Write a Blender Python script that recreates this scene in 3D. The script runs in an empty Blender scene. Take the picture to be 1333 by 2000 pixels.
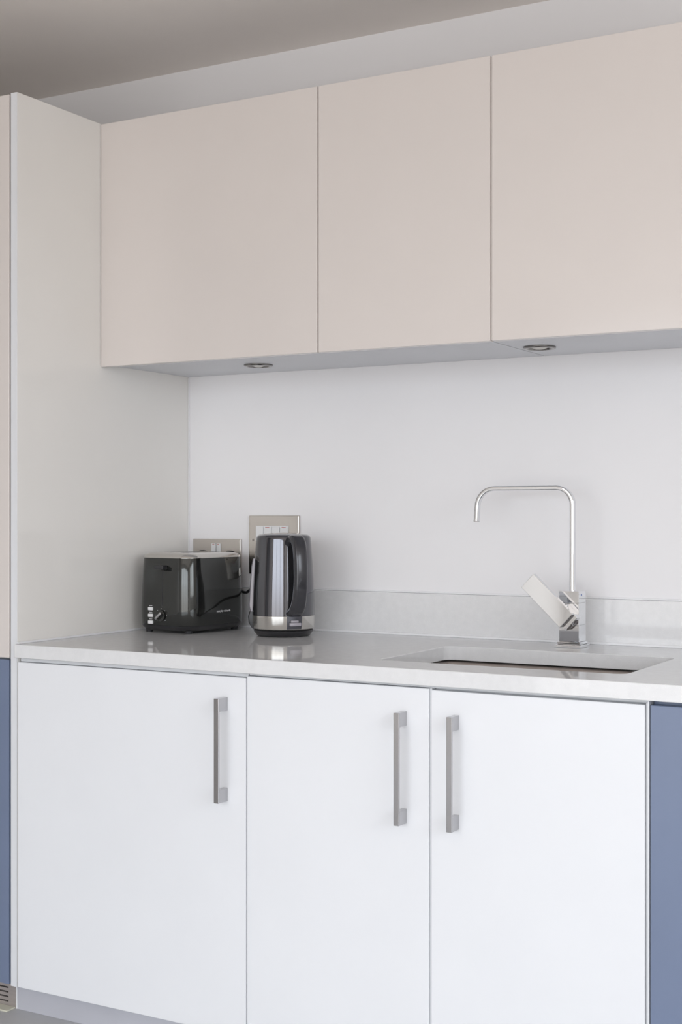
import bpy, bmesh, math
from mathutils import Vector, Matrix

# ------------------------------------------------------------------ camera
scn = bpy.context.scene
COL = scn.collection
cam = bpy.data.cameras.new('camera')
cam.sensor_width = 36.0
cam.lens = 2696.2 * 36.0 / 2000.0
cam.shift_y = 3.74 / 2000.0
cam.clip_start = 0.05
cam_o = bpy.data.objects.new('camera', cam)
COL.objects.link(cam_o)
cam_o.location = (2.0994, -2.2744, 1.164)
cam_o.rotation_euler = (math.pi / 2, 0, 0.5146)
scn.camera = cam_o

# ------------------------------------------------------------------ world, light, exposure
world = bpy.data.worlds.new('world')
scn.world = world
world.use_nodes = True
wn, wl = world.node_tree.nodes, world.node_tree.links
# overcast sky above the horizon, paler ground and buildings below it
geo = wn.new('ShaderNodeTexCoord')
sep = wn.new('ShaderNodeSeparateXYZ')
wl.new(geo.outputs['Generated'], sep.inputs['Vector'])
wr = wn.new('ShaderNodeValToRGB')
mp0 = wn.new('ShaderNodeMapRange')
mp0.inputs['From Min'].default_value = -1
mp0.inputs['From Max'].default_value = 1
wl.new(sep.outputs['Z'], mp0.inputs['Value'])
wl.new(mp0.outputs['Result'], wr.inputs['Fac'])
cr = wr.color_ramp
cr.elements[0].position = 0.48
cr.elements[0].color = (0.58, 0.57, 0.56, 1)
cr.elements[1].position = 0.54
cr.elements[1].color = (0.90, 0.95, 1.0, 1)
wl.new(wr.outputs['Color'], wn['Background'].inputs['Color'])
wn['Background'].inputs['Strength'].default_value = 2.7

# the patio window in the wall opposite the kitchen run lets the sky in
WIN = (-0.50, 3.30, 0.12, 2.16)         # x0, x1, z0, z1 of the opening
WY = -4.2
WIN2 = (-2.7, -0.75, 0.95, 2.18)         # y0, y1, z0, z1 of the side window
WX = 3.7
def portal(name, w, h, loc, rot):
    al = bpy.data.lights.new(name, 'AREA')
    al.shape = 'RECTANGLE'
    al.size = w
    al.size_y = h
    al.cycles.is_portal = True
    alo = bpy.data.objects.new(name, al)
    COL.objects.link(alo)
    alo.location = loc
    alo.rotation_euler = rot
portal('window_front_offscreen', WIN[1] - WIN[0], WIN[3] - WIN[2], ((WIN[0] + WIN[1]) / 2, WY - 0.14, (WIN[2] + WIN[3]) / 2), (math.pi / 2, 0, 0))
portal('window_right_offscreen', WIN2[1] - WIN2[0], WIN2[3] - WIN2[2], (WX + 0.14, (WIN2[0] + WIN2[1]) / 2, (WIN2[2] + WIN2[3]) / 2), (math.pi / 2, 0, math.pi / 2))

vs = scn.view_settings
vs.view_transform = 'Standard'
vs.look = 'None'
vs.gamma = 1.0
vs.use_curve_mapping = False
vs.exposure = 0.90

# ------------------------------------------------------------------ materials
def mat(name, col, rough=0.5, metal=0.0, var=0.03, scale=6.0, bump=0.0, bscale=200.0,
        coat=0.0, spec=0.5, stretch=None, speck=None):
    m = bpy.data.materials.new(name)
    m.use_nodes = True
    nt = m.node_tree
    N, L = nt.nodes, nt.links
    b = N['Principled BSDF']
    tc = N.new('ShaderNodeTexCoord')
    vec = tc.outputs['Object']
    if stretch:
        mp = N.new('ShaderNodeMapping')
        mp.inputs['Scale'].default_value = stretch
        L.new(vec, mp.inputs['Vector'])
        vec = mp.outputs['Vector']
    nz = N.new('ShaderNodeTexNoise')
    nz.inputs['Scale'].default_value = scale
    nz.inputs['Detail'].default_value = 3
    L.new(vec, nz.inputs['Vector'])
    rp = N.new('ShaderNodeValToRGB')
    rp.color_ramp.elements[0].position = 0.3
    rp.color_ramp.elements[1].position = 0.7
    rp.color_ramp.elements[0].color = tuple(c * (1 - var) for c in col) + (1,)
    rp.color_ramp.elements[1].color = tuple(min(1, c * (1 + var)) for c in col) + (1,)
    L.new(nz.outputs['Fac'], rp.inputs['Fac'])
    out = rp.outputs['Color']
    if speck:
        n2 = N.new('ShaderNodeTexNoise')
        n2.inputs['Scale'].default_value = speck[0]
        n2.inputs['Detail'].default_value = 2
        L.new(vec, n2.inputs['Vector'])
        r2 = N.new('ShaderNodeValToRGB')
        r2.color_ramp.elements[0].position = 0.60
        r2.color_ramp.elements[1].position = 0.72
        L.new(n2.outputs['Fac'], r2.inputs['Fac'])
        mx = N.new('ShaderNodeMix')
        mx.data_type = 'RGBA'
        L.new(r2.outputs['Color'], mx.inputs[0])
        L.new(out, mx.inputs[6])
        mx.inputs[7].default_value = tuple(speck[1]) + (1,)
        out = mx.outputs[2]
    L.new(out, b.inputs['Base Color'])
    b.inputs['Roughness'].default_value = rough
    b.inputs['Metallic'].default_value = metal
    b.inputs['Specular IOR Level'].default_value = spec
    b.inputs['Coat Weight'].default_value = coat
    b.inputs['Coat Roughness'].default_value = 0.03
    if bump > 0:
        nb = N.new('ShaderNodeTexNoise')
        nb.inputs['Scale'].default_value = bscale
        L.new(vec, nb.inputs['Vector'])
        bp = N.new('ShaderNodeBump')
        bp.inputs['Strength'].default_value = bump
        bp.inputs['Distance'].default_value = 0.002
        L.new(nb.outputs['Fac'], bp.inputs['Height'])
        L.new(bp.outputs['Normal'], b.inputs['Normal'])
    return m

M = {}
M['wall'] = mat('wall_paint', (0.89, 0.88, 0.895), 0.65, var=0.012, scale=3, bump=0.03, bscale=120, spec=0.3)
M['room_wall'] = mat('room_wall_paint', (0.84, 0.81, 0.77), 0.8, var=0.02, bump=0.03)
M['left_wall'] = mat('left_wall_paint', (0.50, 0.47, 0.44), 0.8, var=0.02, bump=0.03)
M['dark_door'] = mat('dark_wood_door', (0.05, 0.045, 0.045), 0.5, var=0.15, scale=4, stretch=(8, 8, 1))
M['ceiling'] = mat('ceiling_paint', (0.92, 0.86, 0.81), 0.85, var=0.01, bump=0.02, spec=0.2)
M['floor'] = mat('floor_vinyl', (0.56, 0.56, 0.57), 0.45, var=0.05, scale=8, bump=0.03)
M['cream'] = mat('cream_gloss_lacquer', (0.74, 0.685, 0.655), 0.14, var=0.008, spec=0.4)
M['panel'] = mat('cream_gloss_panel', (0.86, 0.84, 0.81), 0.08, var=0.008, spec=0.45)
M['panel_edge'] = mat('white_panel_edging', (0.79, 0.80, 0.83), 0.3, var=0.01)
M['white'] = mat('white_satin_lacquer', (0.86, 0.87, 0.90), 0.30, var=0.008, spec=0.4)
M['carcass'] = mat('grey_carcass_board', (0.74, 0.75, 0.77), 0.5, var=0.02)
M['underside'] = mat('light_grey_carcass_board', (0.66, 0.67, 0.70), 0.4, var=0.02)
M['blue'] = mat('slate_blue_lacquer', (0.178, 0.222, 0.335), 0.28, var=0.03, spec=0.5)
M['plinth'] = mat('grey_plinth_board', (0.56, 0.56, 0.61), 0.4, var=0.03)
M['grille'] = mat('brushed_metal_grille', (0.50, 0.45, 0.43), 0.4, 0.5, var=0.05, stretch=(1, 1, 40))
M['quartz'] = mat('cream_quartz', (0.80, 0.80, 0.81), 0.07, var=0.025, scale=60, speck=(650, (0.86, 0.855, 0.85)))
def polish(m, strength, rough):
    """honed stone: a matt body under a weak clear polish that grows towards grazing angles"""
    nt = m.node_tree
    N, L = nt.nodes, nt.links
    b = N['Principled BSDF']
    src = b.inputs['Base Color'].links[0].from_socket
    df = N.new('ShaderNodeBsdfDiffuse')
    L.new(src, df.inputs['Color'])
    gl = N.new('ShaderNodeBsdfGlossy')
    gl.inputs['Roughness'].default_value = rough
    fr_ = N.new('ShaderNodeFresnel')
    fr_.inputs['IOR'].default_value = 1.5
    mu = N.new('ShaderNodeMath')
    mu.operation = 'MULTIPLY'
    mu.inputs[1].default_value = strength
    L.new(fr_.outputs['Fac'], mu.inputs[0])
    mx = N.new('ShaderNodeMixShader')
    L.new(mu.outputs[0], mx.inputs[0])
    L.new(df.outputs[0], mx.inputs[1])
    L.new(gl.outputs[0], mx.inputs[2])
    L.new(mx.outputs[0], N['Material Output'].inputs['Surface'])
    N.remove(b)
polish(M['quartz'], 1.0, 0.045)
M['beige_strip'] = mat('beige_floor_strip', (0.72, 0.70, 0.58), 0.5, var=0.05)
M['seal'] = mat('white_silicone', (0.88, 0.88, 0.90), 0.35, var=0.01)
M['chrome'] = mat('polished_chrome', (0.80, 0.81, 0.83), 0.05, 1.0, var=0.01)
M['satin_chrome'] = mat('satin_chrome', (0.50, 0.495, 0.505), 0.12, 1.0, var=0.02)
M['dark_chrome'] = mat('dark_chrome_ring', (0.25, 0.24, 0.23), 0.2, 1.0, var=0.02)
M['steel'] = mat('brushed_steel', (0.33, 0.30, 0.285), 0.35, 1.0, var=0.06, scale=20, stretch=(1, 30, 1))
M['plate'] = mat('brushed_socket_plate', (0.62, 0.58, 0.54), 0.25, 1.0, var=0.03, scale=30, stretch=(40, 1, 1))
M['white_plastic'] = mat('white_plastic', (0.82, 0.82, 0.83), 0.3, var=0.01)
M['red'] = mat('red_marker', (0.45, 0.06, 0.04), 0.4, var=0.02)
M['blue_mark'] = mat('blue_marker', (0.08, 0.16, 0.45), 0.4, var=0.02)
M['black_gloss'] = mat('black_gloss_metal', (0.06, 0.062, 0.06), 0.07, 0.8, var=0.06, coat=0.3)
M['kettle_gloss'] = mat('black_gloss_enamel', (0.115, 0.115, 0.127), 0.05, 0.85, var=0.06, coat=0.4)
M['black_plastic'] = mat('black_plastic', (0.022, 0.022, 0.025), 0.33, var=0.1)
M['satin_black'] = mat('satin_black_plastic', (0.045, 0.045, 0.052), 0.2, 0.3, var=0.06, coat=0.3)
M['gunmetal'] = mat('gunmetal_grey_plastic', (0.09, 0.09, 0.105), 0.22, 0.3, var=0.05)
M['silver_and_sheen'] = mat('grey_band_and_top_sheen', (0.58, 0.56, 0.53), 0.14, 0.85, var=0.03)  # silver of the kettle band; reflection coloured into the toaster top
M['gauge'] = mat('smoky_clear_gauge', (0.36, 0.34, 0.38), 0.1, var=0.03)
M['print'] = mat('white_print', (0.75, 0.75, 0.76), 0.5, var=0.02)
M['lens'] = mat('frosted_lens', (0.62, 0.60, 0.55), 0.25, var=0.03)
M['frame'] = mat('white_window_frame', (0.75, 0.75, 0.76), 0.4, var=0.02)

# ------------------------------------------------------------------ helpers
def link(name, bm, m, parent=None, loc=None, smooth=None):
    bmesh.ops.recalc_face_normals(bm, faces=bm.faces[:])
    me = bpy.data.meshes.new(name)
    bm.to_mesh(me)
    bm.free()
    me.materials.append(M[m])
    if smooth is not None:
        for p in me.polygons:
            p.use_smooth = True
        me.set_sharp_from_angle(angle=math.radians(smooth))
    o = bpy.data.objects.new(name, me)
    COL.objects.link(o)
    if parent:
        o.parent = parent
    if loc:
        o.location = loc
    return o

def bx(bm, x0, x1, y0, y1, z0, z1, bev=0.0, seg=2):
    r = bmesh.ops.create_cube(bm, size=1.0)
    vs_ = r['verts']
    for v in vs_:
        v.co = Vector(((x0 + x1) / 2 + v.co.x * (x1 - x0), (y0 + y1) / 2 + v.co.y * (y1 - y0),
                       (z0 + z1) / 2 + v.co.z * (z1 - z0)))
    if bev > 0:
        es = list({e for v in vs_ for e in v.link_edges})
        bmesh.ops.bevel(bm, geom=es, offset=bev, segments=seg, affect='EDGES', profile=0.5)

def box(name, m, x0, x1, y0, y1, z0, z1, parent=None, bev=0.0, seg=2):
    bm = bmesh.new()
    bx(bm, x0, x1, y0, y1, z0, z1, bev, seg)
    return link(name, bm, m, parent)

def boxes(name, m, lst, parent=None, bev=0.0):
    bm = bmesh.new()
    for b in lst:
        bx(bm, *b, bev)
    return link(name, bm, m, parent)

def rr(w, d, r, n=6, cx=0.0, cy=0.0):
    """rounded rectangle outline, w along x, d along y"""
    pts = []
    for sx, sy, a0 in ((1, 1, 0), (-1, 1, 90), (-1, -1, 180), (1, -1, 270)):
        for k in range(n + 1):
            a = math.radians(a0 + 90 * k / n)
            pts.append((cx + sx * (w / 2 - r) + r * math.cos(a), cy + sy * (d / 2 - r) + r * math.sin(a)))
    return pts

def loft(bm, rings, cap=True):
    """rings: list of lists of 3D points of one length"""
    V = [[bm.verts.new(p) for p in ring] for ring in rings]
    n = len(V[0])
    for a, b in zip(V[:-1], V[1:]):
        for i in range(n):
            j = (i + 1) % n
            bm.faces.new((a[i], a[j], b[j], b[i]))
    if cap:
        bm.faces.new(V[0][::-1])
        bm.faces.new(V[-1])
    return V

def lathe(bm, prof, n=56, cx=0, cy=0, cap=True):
    rings = [[(cx + r * math.cos(2 * math.pi * k / n), cy + r * math.sin(2 * math.pi * k / n), z) for k in range(n)]
             for r, z in prof]
    loft(bm, rings, cap)

def cyl(bm, c, axis, r, h, n=28, bev=0.0):
    """cylinder from point c along axis"""
    ax = Vector(axis).normalized()
    q = Vector((0, 0, 1)).rotation_difference(ax)
    prof = [(r, 0), (r, h)] if not bev else [(r - bev, 0), (r, bev), (r, h - bev), (r - bev, h)]
    rings = []
    for rad, z in prof:
        rings.append([Vector(c) + q @ Vector((rad * math.cos(2 * math.pi * k / n), rad * math.sin(2 * math.pi * k / n), z))
                      for k in range(n)])
    loft(bm, rings)

def sweep(bm, path, section, side=Vector((0, 1, 0)), scales=None):
    """sweep a section (a along the in-plane normal, b along side) down a planar path"""
    rings = []
    n = len(path)
    for i, p in enumerate(path):
        p = Vector(p)
        t = (Vector(path[min(i + 1, n - 1)]) - Vector(path[max(i - 1, 0)])).normalized()
        nrm = side.cross(t).normalized()
        s = scales[i] if scales else (1, 1)
        rings.append([p + nrm * (a * s[0]) + side * (b * s[1]) for a, b in section])
    loft(bm, rings)

def tube(bm, path, r, n=12):
    rings = []
    up = Vector((0, 0, 1))
    prev = None
    for i, p in enumerate(path):
        p = Vector(p)
        t = (Vector(path[min(i + 1, len(path) - 1)]) - Vector(path[max(i - 1, 0)])).normalized()
        if prev is None:
            a = t.orthogonal().normalized()
        else:
            a = (prev - t * prev.dot(t)).normalized()
        prev = a
        b = t.cross(a)
        rings.append([p + (a * math.cos(2 * math.pi * k / n) + b * math.sin(2 * math.pi * k / n)) * r for k in range(n)])
    loft(bm, rings)

def spline(pts, m=8):
    """Catmull-Rom through the points"""
    P = [Vector(p) for p in pts]
    P = [P[0] * 2 - P[1]] + P + [P[-1] * 2 - P[-2]]
    out = []
    for i in range(1, len(P) - 2):
        for k in range(m):
            t = k / m
            a, b, c, d = P[i - 1], P[i], P[i + 1], P[i + 2]
            out.append(0.5 * ((2 * b) + (c - a) * t + (2 * a - 5 * b + 4 * c - d) * t * t + (3 * b - a - 3 * c + d) * t ** 3))
    out.append(P[-2])
    return out

def thing(name, label, cat, loc=(0, 0, 0), rz=0.0, group=None):
    o = bpy.data.objects.new(name, None)
    o.empty_display_size = 0.05
    COL.objects.link(o)
    o.location = loc
    o.rotation_euler = (0, 0, rz)
    return tag(o, label, cat, group)

def tag(o, label, cat, group=None):
    o['label'] = label
    o['category'] = cat
    if group:
        o['group'] = group
    return o

def struct(o):
    o['kind'] = 'structure'
    return o

def text_mesh(name, s, size, m, parent, mw):
    cu = bpy.data.curves.new(name, 'FONT')
    cu.body = s
    cu.size = size
    cu.extrude = 0.0002
    cu.align_x = 'CENTER'
    cu.align_y = 'CENTER'
    cu.resolution_u = 3
    t = bpy.data.objects.new(name + '_tmp', cu)
    COL.objects.link(t)
    dg = bpy.context.evaluated_depsgraph_get()
    me = bpy.data.meshes.new_from_object(t.evaluated_get(dg))
    bpy.data.objects.remove(t)
    bpy.data.curves.remove(cu)
    me.transform(mw)
    me.materials.clear()
    me.materials.append(M[m])
    o = bpy.data.objects.new(name, me)
    COL.objects.link(o)
    o.parent = parent
    return o

# ------------------------------------------------------------------ setting
FZ = 0.06          # floor level
CZ = 2.311         # ceiling level
D = 0.638          # kitchen wall plane
XL, XR = -0.64, WX
struct(box('floor', 'floor', XL - .1, XR + .1, WY - .1, D + .1, FZ - .1, FZ))
struct(box('ceiling', 'ceiling', XL - .1, XR + .1, WY - .1, D + .1, CZ, CZ + .1))
struct(box('wall_back', 'wall', XL - .1, XR + .1, D, D + .1, FZ, CZ))
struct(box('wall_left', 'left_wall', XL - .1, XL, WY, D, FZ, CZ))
struct(boxes('door_1', 'dark_door', [(XL + .0005, XL + .035, -1.66, -0.90, FZ + .004, 2.06)], bev=0.002))
y0, y1, z0, z1 = WIN2
struct(boxes('wall_right', 'room_wall', [(XR, XR + .1, WY, y0, FZ, CZ), (XR, XR + .1, y1, D, FZ, CZ),
                                         (XR, XR + .1, y0, y1, FZ, z0), (XR, XR + .1, y0, y1, z1, CZ)]))
fr = [(XR + .02, XR + .08, y0 + (y1 - y0 - .05) * k / 2, y0 + (y1 - y0 - .05) * k / 2 + .05, z0, z1) for k in range(3)]
fr += [(XR + .02, XR + .08, y0, y1, z0, z0 + .05), (XR + .02, XR + .08, y0, y1, z1 - .05, z1)]
struct(boxes('window_2', 'frame', fr))
struct(boxes('wall_front', 'room_wall', [
    (XL, WIN[0], WY - .1, WY, FZ, CZ), (WIN[1], XR, WY - .1, WY, FZ, CZ),
    (WIN[0], WIN[1], WY - .1, WY, FZ, WIN[2]), (WIN[0], WIN[1], WY - .1, WY, WIN[3], CZ)]))
fr = []
x0, x1, z0, z1 = WIN
for k in range(4):
    xm = x0 + (x1 - x0 - .05) * k / 3
    fr.append((xm, xm + .05, WY - .08, WY - .02, z0, z1))
fr += [(x0, x1, WY - .08, WY - .02, z0, z0 + .05), (x0, x1, WY - .08, WY - .02, z1 - .05, z1)]
struct(boxes('window_1', 'frame', fr))

# ------------------------------------------------------------------ tall cabinet on the left
t = thing('tall_cabinet', 'tall cream gloss cabinet with blue lower door reaching almost to the ceiling', 'cabinet', (-0.3, 0.3, FZ))
def pbox(name, m, parent, x0, x1, y0, y1, z0, z1, bev=0.0):
    o = box(name, m, x0, x1, y0, y1, z0, z1, parent, bev)
    # shapes are written in room coordinates; bring them into the thing's frame
    o.data.transform(Matrix.Translation(-Vector(root_loc(parent))))
    return o
def root_loc(p):
    l = Vector(p.location)
    while p.parent:
        p = p.parent
        l = l + Vector(p.location)
    return l
def pmesh(name, bm, m, parent, smooth=35):
    o = link(name, bm, m, parent, smooth=smooth)
    o.data.transform(Matrix.Translation(-Vector(root_loc(parent))))
    return o

sp = pbox('side_panel', 'panel', t, -0.0175, 0.0, 0.002, D - .001, 0.131, 2.0855, 0.0008)
pbox('edge_strip', 'panel_edge', sp, -0.0175, -0.0005, 0.0, 0.0018, 0.131, 2.085, 0.0004)
pbox('carcass', 'carcass', t, -0.60, -0.019, 0.022, D - .002, 0.131, 2.078)
pbox('upper_door', 'cream', t, -0.597, -0.0225, 0.0, 0.020, 0.8485, 2.0835, 0.0012)
d = pbox('lower_door', 'blue', t, -0.597, -0.0235, 0.0, 0.020, 0.133, 0.8445, 0.0012)
d['label'] = 'blue lower door'

# plinth of the tall cabinet: ventilated metal strip
g = thing('plinth_grille', 'brushed metal ventilated plinth strip under the tall cabinet', 'plinth', (-0.32, 0.058, FZ))
pbox('end_plate', 'grille', g, -0.0712, -0.0485, 0.050, 0.056, FZ, 0.131)
pbox('bottom_rail', 'grille', g, -0.60, -0.0712, 0.050, 0.056, FZ, 0.0712)
pbox('far_plate', 'grille', g, -0.60, -0.56, 0.050, 0.056, 0.0712, 0.131)
for k in range(5):
    z = 0.0745 + k * 0.0103
    pbox('slat', 'grille', g, -0.56, -0.0712, 0.050, 0.056, z, z + 0.0068)
pbox('backing', 'plinth', g, -0.59, -0.06, 0.200, 0.203, FZ, 0.125)
pl = box('plinth', 'plinth', -0.0445, 2.0, 0.050, 0.066, FZ, 0.1295, bev=0.0006)
tag(pl, 'plain grey plinth board running under the white base cabinets', 'plinth')
struct(box('floor_strip', 'beige_strip', -0.62, -0.050, 0.022, 0.0495, FZ, FZ + .004, bev=0.001))  # thin beige strip lying on the floor in front of the grille
struct(box('trim_1', 'seal', -0.0484, -0.0447, 0.0492, 0.060, FZ, 0.1305, bev=0.0008))

# ------------------------------------------------------------------ base cabinets
def carcass(parent, m, x0, x1, y0, y1, z0, z1, top_rail=True):
    tk = 0.018
    lst = [(x0, x0 + tk, y0, y1, z0, z1), (x1 - tk, x1, y0, y1, z0, z1), (x0 + tk, x1 - tk, y0, y1, z0, z0 + tk),
           (x0 + tk, x1 - tk, y1 - .008, y1, z0 + tk, z1), (x0 + tk, x1 - tk, y0, y0 + .040, z1 - tk, z1)]
    bm = bmesh.new()
    for b in lst:
        bx(bm, *b)
    return pmesh('carcass', bm, m, parent, None)

def bar_handle(door, xc):
    """square D bar: long front strip on two stout feet"""
    bm = bmesh.new()
    bx(bm, xc - .0055, xc + .0055, -.033, -.0285, .5945, .8005, .0006)
    for za, zb in ((.5945, .6205), (.7745, .8005)):
        bx(bm, xc - .0055, xc + .0055, -.0287, 0.0, za, zb, .0006)
    h = pmesh('handle', bm, 'satin_chrome', door, None)
    h['label'] = 'chrome bar handle'

def base_door(parent, m, x0, x1, z0, z1, hx=None):
    dd = pbox('door', m, parent, x0, x1, 0.0, 0.019, z0, z1, 0.0012)
    if hx is not None:
        bar_handle(dd, hx)
    return dd

c = thing('base_cabinet', 'white base cabinet with a single door and chrome bar handle next to the tall cabinet', 'cabinet', (0.3, 0.3, FZ))
carcass(c, 'carcass', 0.001, 0.598, 0.021, 0.60, 0.131, 0.8495)
base_door(c, 'white', 0.0025, 0.5975, 0.1315, 0.8408, 0.5495)
pbox('top_rail', 'carcass', c, 0.003, 0.598, 0.010, 0.0205, 0.8418, 0.8500)
c = thing('sink_cabinet', 'white double-door base cabinet below the sink, two facing bar handles', 'cabinet', (1.0, 0.3, FZ))
carcass(c, 'carcass', 0.600, 1.4035, 0.021, 0.60, 0.131, 0.8495)
base_door(c, 'white', 0.6008, 0.9978, 0.1315, 0.8445, 0.9475)
base_door(c, 'white', 1.0030, 1.4012, 0.1315, 0.8425, 1.0535)
pbox('top_rail', 'carcass', c, 0.6006, 1.4030, 0.010, 0.0205, 0.8455, 0.8500)
pbox('gap_strip', 'carcass', c, 0.5982, 0.6002, 0.004, 0.0205, 0.1315, 0.845)
pbox('gap_strip', 'carcass', c, 0.9984, 1.0024, 0.004, 0.0205, 0.1315, 0.8450)
pbox('gap_strip', 'carcass', c, 1.4018, 1.4056, 0.006, 0.0205, 0.1315, 0.8450)
c = thing('blue_base_cabinet', 'slate blue base cabinet front beside the white sink cabinet', 'cabinet', (1.7, 0.3, FZ))
pbox('end_panel', 'panel_edge', c, 1.4062, 1.4085, 0.0, 0.60, 0.131, 0.8490)
carcass(c, 'blue', 1.410, 2.0, 0.024, 0.60, 0.131, 0.8495)
pbox('door', 'blue', c, 1.4100, 1.999, 0.002, 0.021, 0.1315, 0.8425, 0.0012)

# ------------------------------------------------------------------ worktop with the sink cut out
SX0, SX1, SY0, SY1, SR = 0.838, 1.335, 0.100, 0.422, 0.022
WT, WB = 0.880, 0.8508
def holed_plate(x0, x1, y0, y1, zb, zt, hole):
    bm = bmesh.new()
    outer = [(x0, y0), (x1, y0), (x1, y1), (x0, y1)]
    loops = {}
    for z in (zt, zb):
        edges = []
        for pts, nm in ((outer, 'o'), (hole, 'h')):
            v = [bm.verts.new((p[0], p[1], z)) for p in pts]
            loops[(nm, z)] = v
            for i in range(len(v)):
                edges.append(bm.edges.new((v[i], v[(i + 1) % len(v)])))
        bmesh.ops.triangle_fill(bm, edges=edges, use_beauty=True, use_dissolve=False)
    for nm in 'oh':
        a, b = loops[(nm, zt)], loops[(nm, zb)]
        for i in range(len(a)):
            j = (i + 1) % len(a)
            bm.faces.new((a[i], a[j], b[j], b[i]))
    return bm
hole = rr(SX1 - SX0, SY1 - SY0, SR, 6, (SX0 + SX1) / 2, (SY0 + SY1) / 2)
wt = link('worktop', holed_plate(0.0005, 2.005, -0.009, D - .0005, WB, WT, hole), 'quartz', smooth=40)
bv = wt.modifiers.new('edge', 'BEVEL')
bv.width = 0.0012
bv.segments = 2
bv.limit_method = 'ANGLE'
bv.angle_limit = math.radians(50)
tag(wt, 'polished cream quartz worktop with a rounded rectangular sink cutout', 'worktop')
up = box('upstand', 'quartz', 0.0005, 2.005, D - .020, D - .0005, WT + .0002, 0.9786, bev=0.0012)
tag(up, 'low cream quartz upstand strip along the back of the worktop', 'upstand')
struct(box('trim_2', 'seal', 0.003, 2.005, D - .0245, D - .0195, WT, WT + .0050, bev=0.001))
struct(box('trim_3', 'seal', 0.003, 2.005, D - .006, D - .0002, 0.9786, 0.9822, bev=0.001))
struct(box('trim_4', 'seal', 0.0002, 0.0042, 0.0, D - .025, WT, WT + .0046, bev=0.001))
struct(box('trim_5', 'seal', 0.0002, 0.0030, D - .003, D - .0002, 0.982, 1.516, bev=0.001))

# undermount sink bowl
s = thing('sink', 'brushed steel undermount sink bowl set below the quartz worktop', 'sink', ((SX0 + SX1) / 2, (SY0 + SY1) / 2, 0.665))
cxs, cys = (SX0 + SX1) / 2, (SY0 + SY1) / 2
def srr(w, dd, r, z):
    return [(p[0], p[1], z) for p in rr(w, dd, r, 6, cxs, cys)]
w0, d0 = SX1 - SX0, SY1 - SY0
bm = bmesh.new()
loft(bm, [srr(w0 + .05, d0 + .05, .04, WB - .0008), srr(w0 + .016, d0 + .016, .034, WB - .0036),
          srr(w0 + .010, d0 + .010, .034, WB - .009), srr(w0 - .004, d0 - .004, .045, .700),
          srr(w0 - .02, d0 - .02, .05, .678), srr(w0 - .06, d0 - .06, .05, .670), srr(.10, .10, .045, .667)], cap=False)
bm.faces.new([v for v in bm.verts][-28:])
bw = pmesh('bowl', bm, 'steel', s)
sm = bw.modifiers.new('thickness', 'SOLIDIFY')
sm.thickness = 0.0012
sm.offset = 1
bm = bmesh.new()
lathe(bm, [(.044, .6675), (.044, .6695), (.036, .6695), (.030, .6685), (.006, .6685)], 32, cxs, cys)
pmesh('drain', bm, 'chrome', s)

# ------------------------------------------------------------------ wall cabinets
YU, ZUB, ZUT = 0.2836, 1.5112, 2.0836
def wall_door(parent, x0, x1):
    return pbox('door', 'cream', parent, x0, x1, YU, YU + .019, ZUB, ZUT, 0.0012)
def wall_carcass(parent, x0, x1):
    bm = bmesh.new()
    bx(bm, x0, x1, YU + .021, D - .001, 1.5172, 2.0815)
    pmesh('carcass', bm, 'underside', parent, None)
c = thing('wall_cabinet', 'wide cream double-door wall cabinet fixed against the tall cabinet', 'cabinet', (0.49, 0.46, 1.5172))
wall_carcass(c, 0.0008, 0.9755)
wall_door(c, 0.0010, 0.5940)
wall_door(c, 0.5972, 0.9968)
pbox('gap_strip', 'cream', c, 0.5943, 0.5969, YU + .005, YU + .0205, ZUB + .002, ZUT - .002)
c = thing('wall_cabinet', 'cream wall cabinet hanging above the sink tap', 'cabinet', (1.3, 0.46, 1.5172))
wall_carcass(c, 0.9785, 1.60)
wall_door(c, 1.0008, 1.599)
pbox('gap_strip', 'cream', c, 0.9971, 1.0005, YU + .005, YU + .0205, ZUB + .002, ZUT - .002)

def downlight(x, y, label):
    z = 1.5172
    o = thing('downlight', label, 'downlight', (x, y, z), group='downlights under the wall cabinets')
    bm = bmesh.new()
    lathe(bm, [(.0345, 0), (.0345, -.0028), (.0325, -.0046), (.0270, -.0046), (.0245, -.0012), (.0245, 0)], 40, cap=False)
    link('ring', bm, 'dark_chrome', o, smooth=35)
    bm = bmesh.new()
    lathe(bm, [(.0245, 0), (.0245, -.0008), (.018, -.0014), (.008, -.0056), (.002, -.0060)], 32)
    link('lens', bm, 'lens', o, smooth=35)
downlight(0.3205, 0.474, 'small round chrome downlight under the double-door wall cabinet')
downlight(1.0290, 0.472, 'small round chrome downlight under the wall cabinet above the tap')

# ------------------------------------------------------------------ sockets on the wall
WS = D - .0002
o = thing('double_socket', 'brushed metal double wall socket partly hidden behind the toaster', 'socket', (0.0926, WS, 1.0574))
box('faceplate', 'plate', -.0733, .0733, -.0080, 0, -.043, .043, o, 0.0018)
for sx in (-1, 1):
    rk = box('rocker', 'white_plastic', sx * .0075 - .0066, sx * .0075 + .0066, -.0110, -.0080, .008, .0315, o, 0.0012)
    box('marker', 'red', sx * .0075 - .003, sx * .0075 + .003, -.0113, -.0110, .0285, .0298, rk)
    bm = bmesh.new()
    for k in range(1):
        ring = rr(.040, .040, .016, 6, sx * .042, -.006)
        loft(bm, [[(p[0], -.0080, p[1]) for p in ring], [(p[0], -.0092, p[1]) for p in ring]])
    link('insert', bm, 'black_plastic', o, smooth=35)
o = thing('grid_switch', 'square brushed metal grid switch plate on the wall behind the kettle', 'switch', (0.2644, WS, 1.0868))
box('faceplate', 'plate', -.0735, .0735, -.0080, 0, -.0735, .0735, o, 0.0022)
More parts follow.
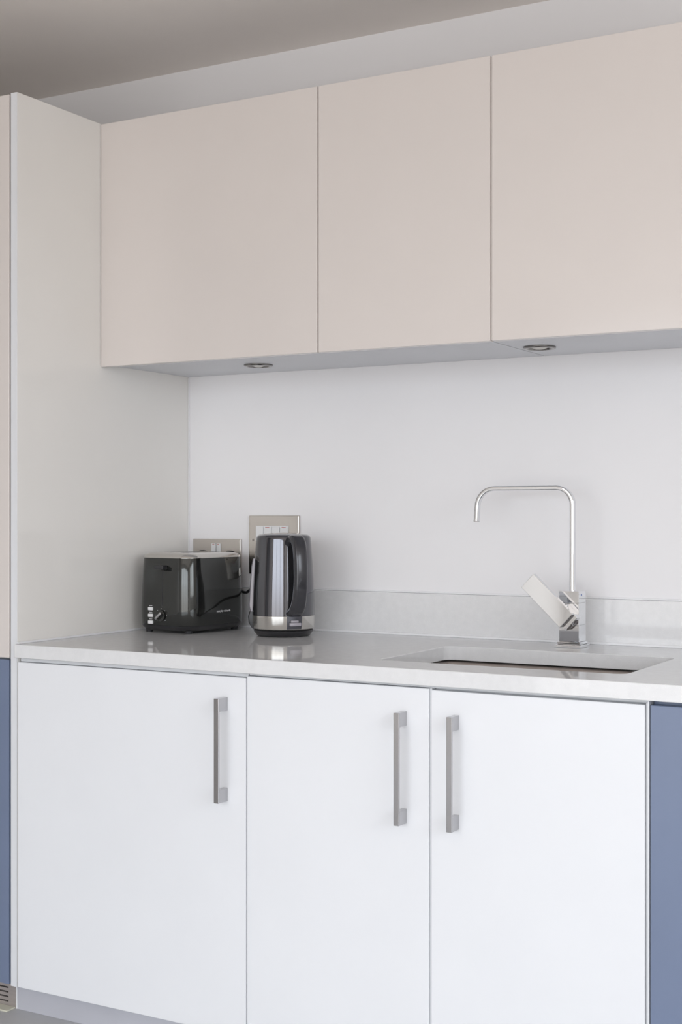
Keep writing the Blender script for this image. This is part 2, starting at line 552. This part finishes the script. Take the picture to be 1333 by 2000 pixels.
for row, zc in ((0, .029), (1, -.029)):
    fm = box('module_frame', 'white_plastic', -.0515, .0445, -.0092, -.0080, zc - .021, zc + .0185, o, 0.0006)
    for k in range(4):
        xc = -.0515 + .012 + k * .024
        r_ = box('rocker', 'white_plastic', xc - .0108, xc + .0108, -.0125, -.0092, zc - .019, zc + .0165, o, 0.0012)
        if k in (1, 3):
            box('marker', 'red', xc - .006, xc + .006, -.0128, -.0125, zc + .0135, zc + .0150, r_)
for sx in (-1, 1):
    bm = bmesh.new()
    cyl(bm, (sx * .060, -.0080, .012), (0, -1, 0), .0028, .0008, 14)
    link('screw', bm, 'steel', o, smooth=35)

# ------------------------------------------------------------------ mixer tap
TX, TY = 1.0795, 0.534
o = thing('mixer_tap', 'chrome square mixer tap with swan spout and flat lever behind the sink', 'tap', (TX, TY, WT))
box('base_plate', 'chrome', -.0285, .0285, -.0285, .0285, 0.0, .0065, o, 0.0012)
bm = bmesh.new()
bx(bm, -.0255, .0255, -.0255, .0255, .0065, .0125, .0015)
bx(bm, -.0222, .0222, -.0222, .0222, .0125, .0475, .0010)
bx(bm, -.0216, .0216, -.0216, .0216, .0475, .0485)
bx(bm, -.0222, .0222, -.0222, .0222, .0485, .0945, .0010)
bx(bm, -.0216, .0216, -.0216, .0216, .0945, .0955)
bx(bm, -.0222, .0222, -.0222, .0222, .0955, .1200, .0010)
body = link('body', bm, 'chrome', o)
bm = bmesh.new()
cyl(bm, (.0222, -.006, .112), (1, 0, 0), .0022, .0006, 14)
link('indicator', bm, 'blue_mark', body, smooth=35)
# spout: flat tube swung parallel to the wall
path = [(0.0005, 0, .118)]
ztop, xend, rad, radl = .3400, -.2210, .036, .042
path += [(0.0005, 0, .15), (0.0005, 0, .20), (0.0005, 0, .26)]
for k in range(13):
    a = math.radians(90 * k / 12)
    path.append((0.0005 - rad + rad * math.cos(a), 0, ztop - rad + rad * math.sin(a)))
path += [(-.07, 0, ztop), (-.12, 0, ztop)]
for k in range(13):
    a = math.radians(90 * k / 12)
    path.append((xend + radl - radl * math.sin(a), 0, ztop - radl + radl * math.cos(a)))
path += [(xend - .001, 0, .28), (xend - .002, 0, .2685)]
bm = bmesh.new()
sweep(bm, path, rr(.0105, .0150, .0032, 4))
sp_ = link('spout', bm, 'chrome', o, smooth=50)
box('nozzle', 'satin_chrome', xend - .0065, xend + .0025, -.0062, .0062, .2668, .2688, sp_)
# lever: flat slab turned 45 degrees in front of the body, joined by a square hub
bm = bmesh.new()
bx(bm, -.0195, .0195, -.046, -.0222, -.0195, .0195, .001)
hub = link('hub', bm, 'chrome', o)
hub.data.transform(Matrix.Translation((0, 0, .0655)) @ Matrix.Rotation(math.radians(45), 4, 'Y'))
bm = bmesh.new()
bx(bm, -.0600, .0600, -.0060, .0060, -.0203, .0203, .0008)
lev = link('lever', bm, 'chrome', o)
lev.data.transform(Matrix.Translation((1.0433 - TX, -.0525, .9809 - WT)) @ Matrix.Rotation(math.radians(43.7), 4, 'Y'))

# ------------------------------------------------------------------ kettle
KX, KY = 0.3930, 0.4700
o = thing('kettle', 'glossy black jug kettle with silver lower band on its power base', 'kettle', (KX, KY, WT), math.radians(-38))
o.scale = (1.035, 1.035, 1.011)
bm = bmesh.new()
lathe(bm, [(.056, .0008), (.060, .0020), (.0665, .0105), (.0675, .0140), (.0655, .0152)])
pb = link('power_base', bm, 'black_plastic', o, smooth=40)
bm = bmesh.new()
lathe(bm, [(.0600, .0152), (.0660, .0160), (.0690, .0185), (.0710, .0300), (.0712, .0480), (.0700, .0482)])
link('band', bm, 'silver_and_sheen', o, smooth=40)['label'] = 'silver lower band'
bm = bmesh.new()
prof = [(.0705, .0482), (.0711, .0486), (.0706, .075), (.0694, .105), (.0678, .135), (.0660, .165), (.0642, .192), (.0628, .212), (.0618, .2235)]
for k in range(1, 8):
    a = math.radians(90 * k / 7)
    prof.append((.0618 - .012 * (1 - math.cos(a)), .2235 + .0105 * math.sin(a)))
prof += [(.046, .2345)]
lathe(bm, prof)
link('body', bm, 'kettle_gloss', o, smooth=40)
bm = bmesh.new()
lathe(bm, [(.0458, .2342), (.0457, .2346), (.042, .2354), (.030, .2366), (.012, .2374), (.002, .2375)])
link('lid', bm, 'kettle_gloss', o, smooth=40)
# handle: a D grip towards local +X
hp = spline([(.0560, 0, .2140), (.0720, 0, .2235), (.0900, 0, .2215), (.1030, 0, .2030), (.1085, 0, .1720), (.1095, 0, .1380),
             (.1060, 0, .1050), (.0960, 0, .0780), (.0830, 0, .0620), (.0690, 0, .0560)], 5)
sc = []
for i in range(len(hp)):
    u = i / (len(hp) - 1)
    w = 1.12 - .25 * math.sin(math.pi * min(1, max(0, u)))
    sc.append((1.0 + .15 * math.sin(math.pi * u), w))
bm = bmesh.new()
sweep(bm, hp, rr(.0180, .0345, .0088, 6), scales=sc)
hd = link('handle', bm, 'satin_black', o, smooth=50)
# thumb pad mark at the top of the grip
bm = bmesh.new()
cyl(bm, (0, 0, 0), (0, 0, 1), .0055, .0010, 20, .0003)
tp = link('lid_button', bm, 'satin_chrome', hd, smooth=35)
tp.data.transform(Matrix.Translation((.1055, 0, .2135)) @ Matrix.Rotation(math.radians(52), 4, 'Y') @ Matrix.Scale(1.5, 4, (1, 0, 0)))
# bracket and switch below the grip
bm = bmesh.new()
pts = []
rings = []
for z, rr_ in ((.0195, .0708), (.030, .0728), (.048, .0730), (.066, .0722)):
    ring = []
    for k in range(9):
        a = math.radians(-14 + 28 * k / 8)
        ring.append((rr_ * math.cos(a), rr_ * math.sin(a), z))
    for k in range(8, -1, -1):
        a = math.radians(-14 + 28 * k / 8)
        ring.append(((rr_ - .006) * math.cos(a), (rr_ - .006) * math.sin(a), z))
    rings.append(ring)
loft(bm, rings)
br = link('bracket', bm, 'gunmetal', o, smooth=40)
bm = bmesh.new()
bx(bm, .0715, .0790, -.0135, .0135, .0270, .0345, .0015)
bx(bm, .0715, .0765, -.0100, .0080, .0345, .0400, .0012)
sw = link('switch', bm, 'gauge', br, smooth=40)
sw['label'] = 'clear switch paddle'
# water gauge on the side
ga = math.radians(-109)
bm = bmesh.new()
gp = [(.0730, .0560), (.0760, .0700), (.0745, .1000), (.0722, .1330), (.0705, .1600), (.0665, .1780)]
rings = []
for r_, z in gp:
    hw = .0085
    rings.append([(r_ - .010, -hw, z), (r_, -hw * .8, z), (r_ + .0022, 0, z), (r_, hw * .8, z), (r_ - .010, hw, z)])
loft(bm, rings)
wg = link('water_gauge', bm, 'gauge', o, smooth=40)
wg.data.transform(Matrix.Rotation(ga, 4, 'Z'))
bm = bmesh.new()
rings = []
for r_, z in ((.0690, .0165), (.0765, .0300), (.0775, .0450), (.0745, .0560)):
    hw = .014
    rings.append([(r_ - .012, -hw, z), (r_, -hw * .8, z), (r_ + .0022, 0, z), (r_, hw * .8, z), (r_ - .012, hw, z)])
loft(bm, rings)
gf = link('gauge_foot', bm, 'black_plastic', o, smooth=40)
gf.data.transform(Matrix.Rotation(ga, 4, 'Z'))

# ------------------------------------------------------------------ toaster (lever end faces -Y)
TW, TL = 0.178, 0.220
o = thing('toaster', 'glossy black two-slice toaster standing in the worktop corner', 'toaster', (0.1240, 0.4815, WT), math.radians(-6))
def tring(w, l, r, z):
    return [(p[0], p[1], z) for p in rr(w, l, r, 8)]
bm = bmesh.new()
loft(bm, [tring(TW - .004, TL - .004, .040, .0180), tring(TW, TL, .042, .0215), tring(TW + .001, TL + .001, .042, .06),
          tring(TW - .002, TL - .002, .042, .11), tring(TW - .008, TL - .008, .041, .1780), tring(TW - .009, TL - .009, .040, .1790)])
link('shell', bm, 'black_gloss', o, smooth=40)
bm = bmesh.new()
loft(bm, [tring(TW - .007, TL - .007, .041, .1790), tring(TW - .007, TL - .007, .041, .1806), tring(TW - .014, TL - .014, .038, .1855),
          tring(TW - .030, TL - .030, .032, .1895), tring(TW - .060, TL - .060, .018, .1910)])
tpo = link('top', bm, 'silver_and_sheen', o, smooth=40)  # pale grey puts the reflection on a dark glossy top into its colour
tpo['label'] = 'glossy top with its pale reflection coloured in'
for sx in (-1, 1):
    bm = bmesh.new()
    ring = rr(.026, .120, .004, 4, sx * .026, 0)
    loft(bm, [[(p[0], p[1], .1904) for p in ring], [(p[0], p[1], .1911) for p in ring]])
    link('bread_slot_shade', bm, 'black_plastic', tpo, smooth=35)  # flat black slab on the solid top, slot shade put into colour
bm = bmesh.new()
loft(bm, [tring(TW - .022, TL - .022, .036, .0065), tring(TW - .006, TL - .006, .041, .0130), tring(TW - .002, TL - .002, .041, .0185)])
link('base', bm, 'black_plastic', o, smooth=40)
for sx in (-1, 1):
    for sy in (-1, 1):
        bm = bmesh.new()
        lathe(bm, [(.0085, 0), (.0095, .0075)], 18, sx * (TW / 2 - .026), sy * (TL / 2 - .026))
        link('foot', bm, 'black_plastic', o, smooth=35)
YF = -TL / 2
SLX = 0.0020
# the end face leans in a little towards the top
def yf(z):
    return YF - .0005 + (.0 if z < .06 else (z - .06) * .0045 / .109)
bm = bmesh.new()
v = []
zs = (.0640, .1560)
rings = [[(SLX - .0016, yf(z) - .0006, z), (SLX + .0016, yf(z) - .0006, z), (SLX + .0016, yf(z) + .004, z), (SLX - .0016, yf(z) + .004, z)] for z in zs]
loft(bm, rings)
link('lever_slot_shade', bm, 'black_plastic', o)  # black strip on the solid end face paints in the shade inside the slot
bm = bmesh.new()
bx(bm, SLX - .0130, SLX + .0150, yf(.15) - .018, yf(.15) - .0004, .1520, .1620, .002)
bx(bm, SLX - .0020, SLX + .0020, yf(.15) - .006, yf(.15) + .003, .1540, .1600)
link('lever', bm, 'black_plastic', o, smooth=40)
bm = bmesh.new()
cyl(bm, (-.0005, yf(.05) - .0002, .0420), (0, -1, 0), .0132, .004, 32, .0008)
dial = link('dial', bm, 'black_gloss', o, smooth=40)
bm = bmesh.new()
bx(bm, -.0122, .0122, -.0125, -.0040, -.0030, .0030, .001)
gr = link('dial_grip', bm, 'satin_chrome', dial, smooth=40)
gr.data.transform(Matrix.Translation((-.0005, yf(.05), .0420)) @ Matrix.Rotation(math.radians(-40), 4, 'Y'))
bm = bmesh.new()
for k in range(7):
    a = math.radians(-40 + 260 * k / 6)
    x, z = -.0005 + .0165 * math.cos(a), .0420 + .0165 * math.sin(a)
    bx(bm, x - .0007, x + .0007, yf(.05) - .0004, yf(.05) + .001, z - .0007, z + .0007)
link('dial_scale', bm, 'print', o)
for k in range(3):
    z = .0255 + k * .0160
    b_ = box('button', 'white_plastic', -.0415, -.0265, yf(z) - .0032, yf(z) + .004, z - .0042, z + .0042, o, 0.0018)
    bm = bmesh.new()
    for q in range(4):
        xq = -.0395 + q * .0027
        bx(bm, xq, xq + .0017, yf(z) - .0004, yf(z) + .002, z + .0066, z + .0082)
    link('button_caption', bm, 'print', b_)
text_mesh('brand_mark', 'morphy richards', .0075, 'print', o,
          Matrix.Translation((TW / 2 + .0007, .012, .0505)) @ Matrix.Rotation(math.pi / 2, 4, 'Z') @ Matrix.Rotation(math.pi / 2, 4, 'X'))

# ------------------------------------------------------------------ power cord of the kettle, plugged in behind the toaster
o = thing('power_cord', 'black power cord with plug running from wall socket to the kettle', 'cord', (0.1346, D - .0095, 1.050))
L0 = Vector((0.1346, D - .0095, 1.050))
box('plug', 'black_plastic', -.021, .021, -.030, -.0002, -.027, .016, o, 0.006)
cp = [(.1346, .600, 1.026), (.1360, .597, 1.010), (.1600, .600, .985), (.1950, .606, .968), (.2150, .602, .976), (.2300, .600, .970), (.2700, .598, .962), (.3250, .592, .950),
      (.3700, .582, .925), (.3900, .570, .897), (.3880, .560, .8855), (.3880, .552, .8852), (.3900, .5465, .8860)]
bm = bmesh.new()
tube(bm, [p - L0 for p in spline(cp, 6)], .0034, 10)
link('cable', bm, 'black_plastic', o, smooth=60)
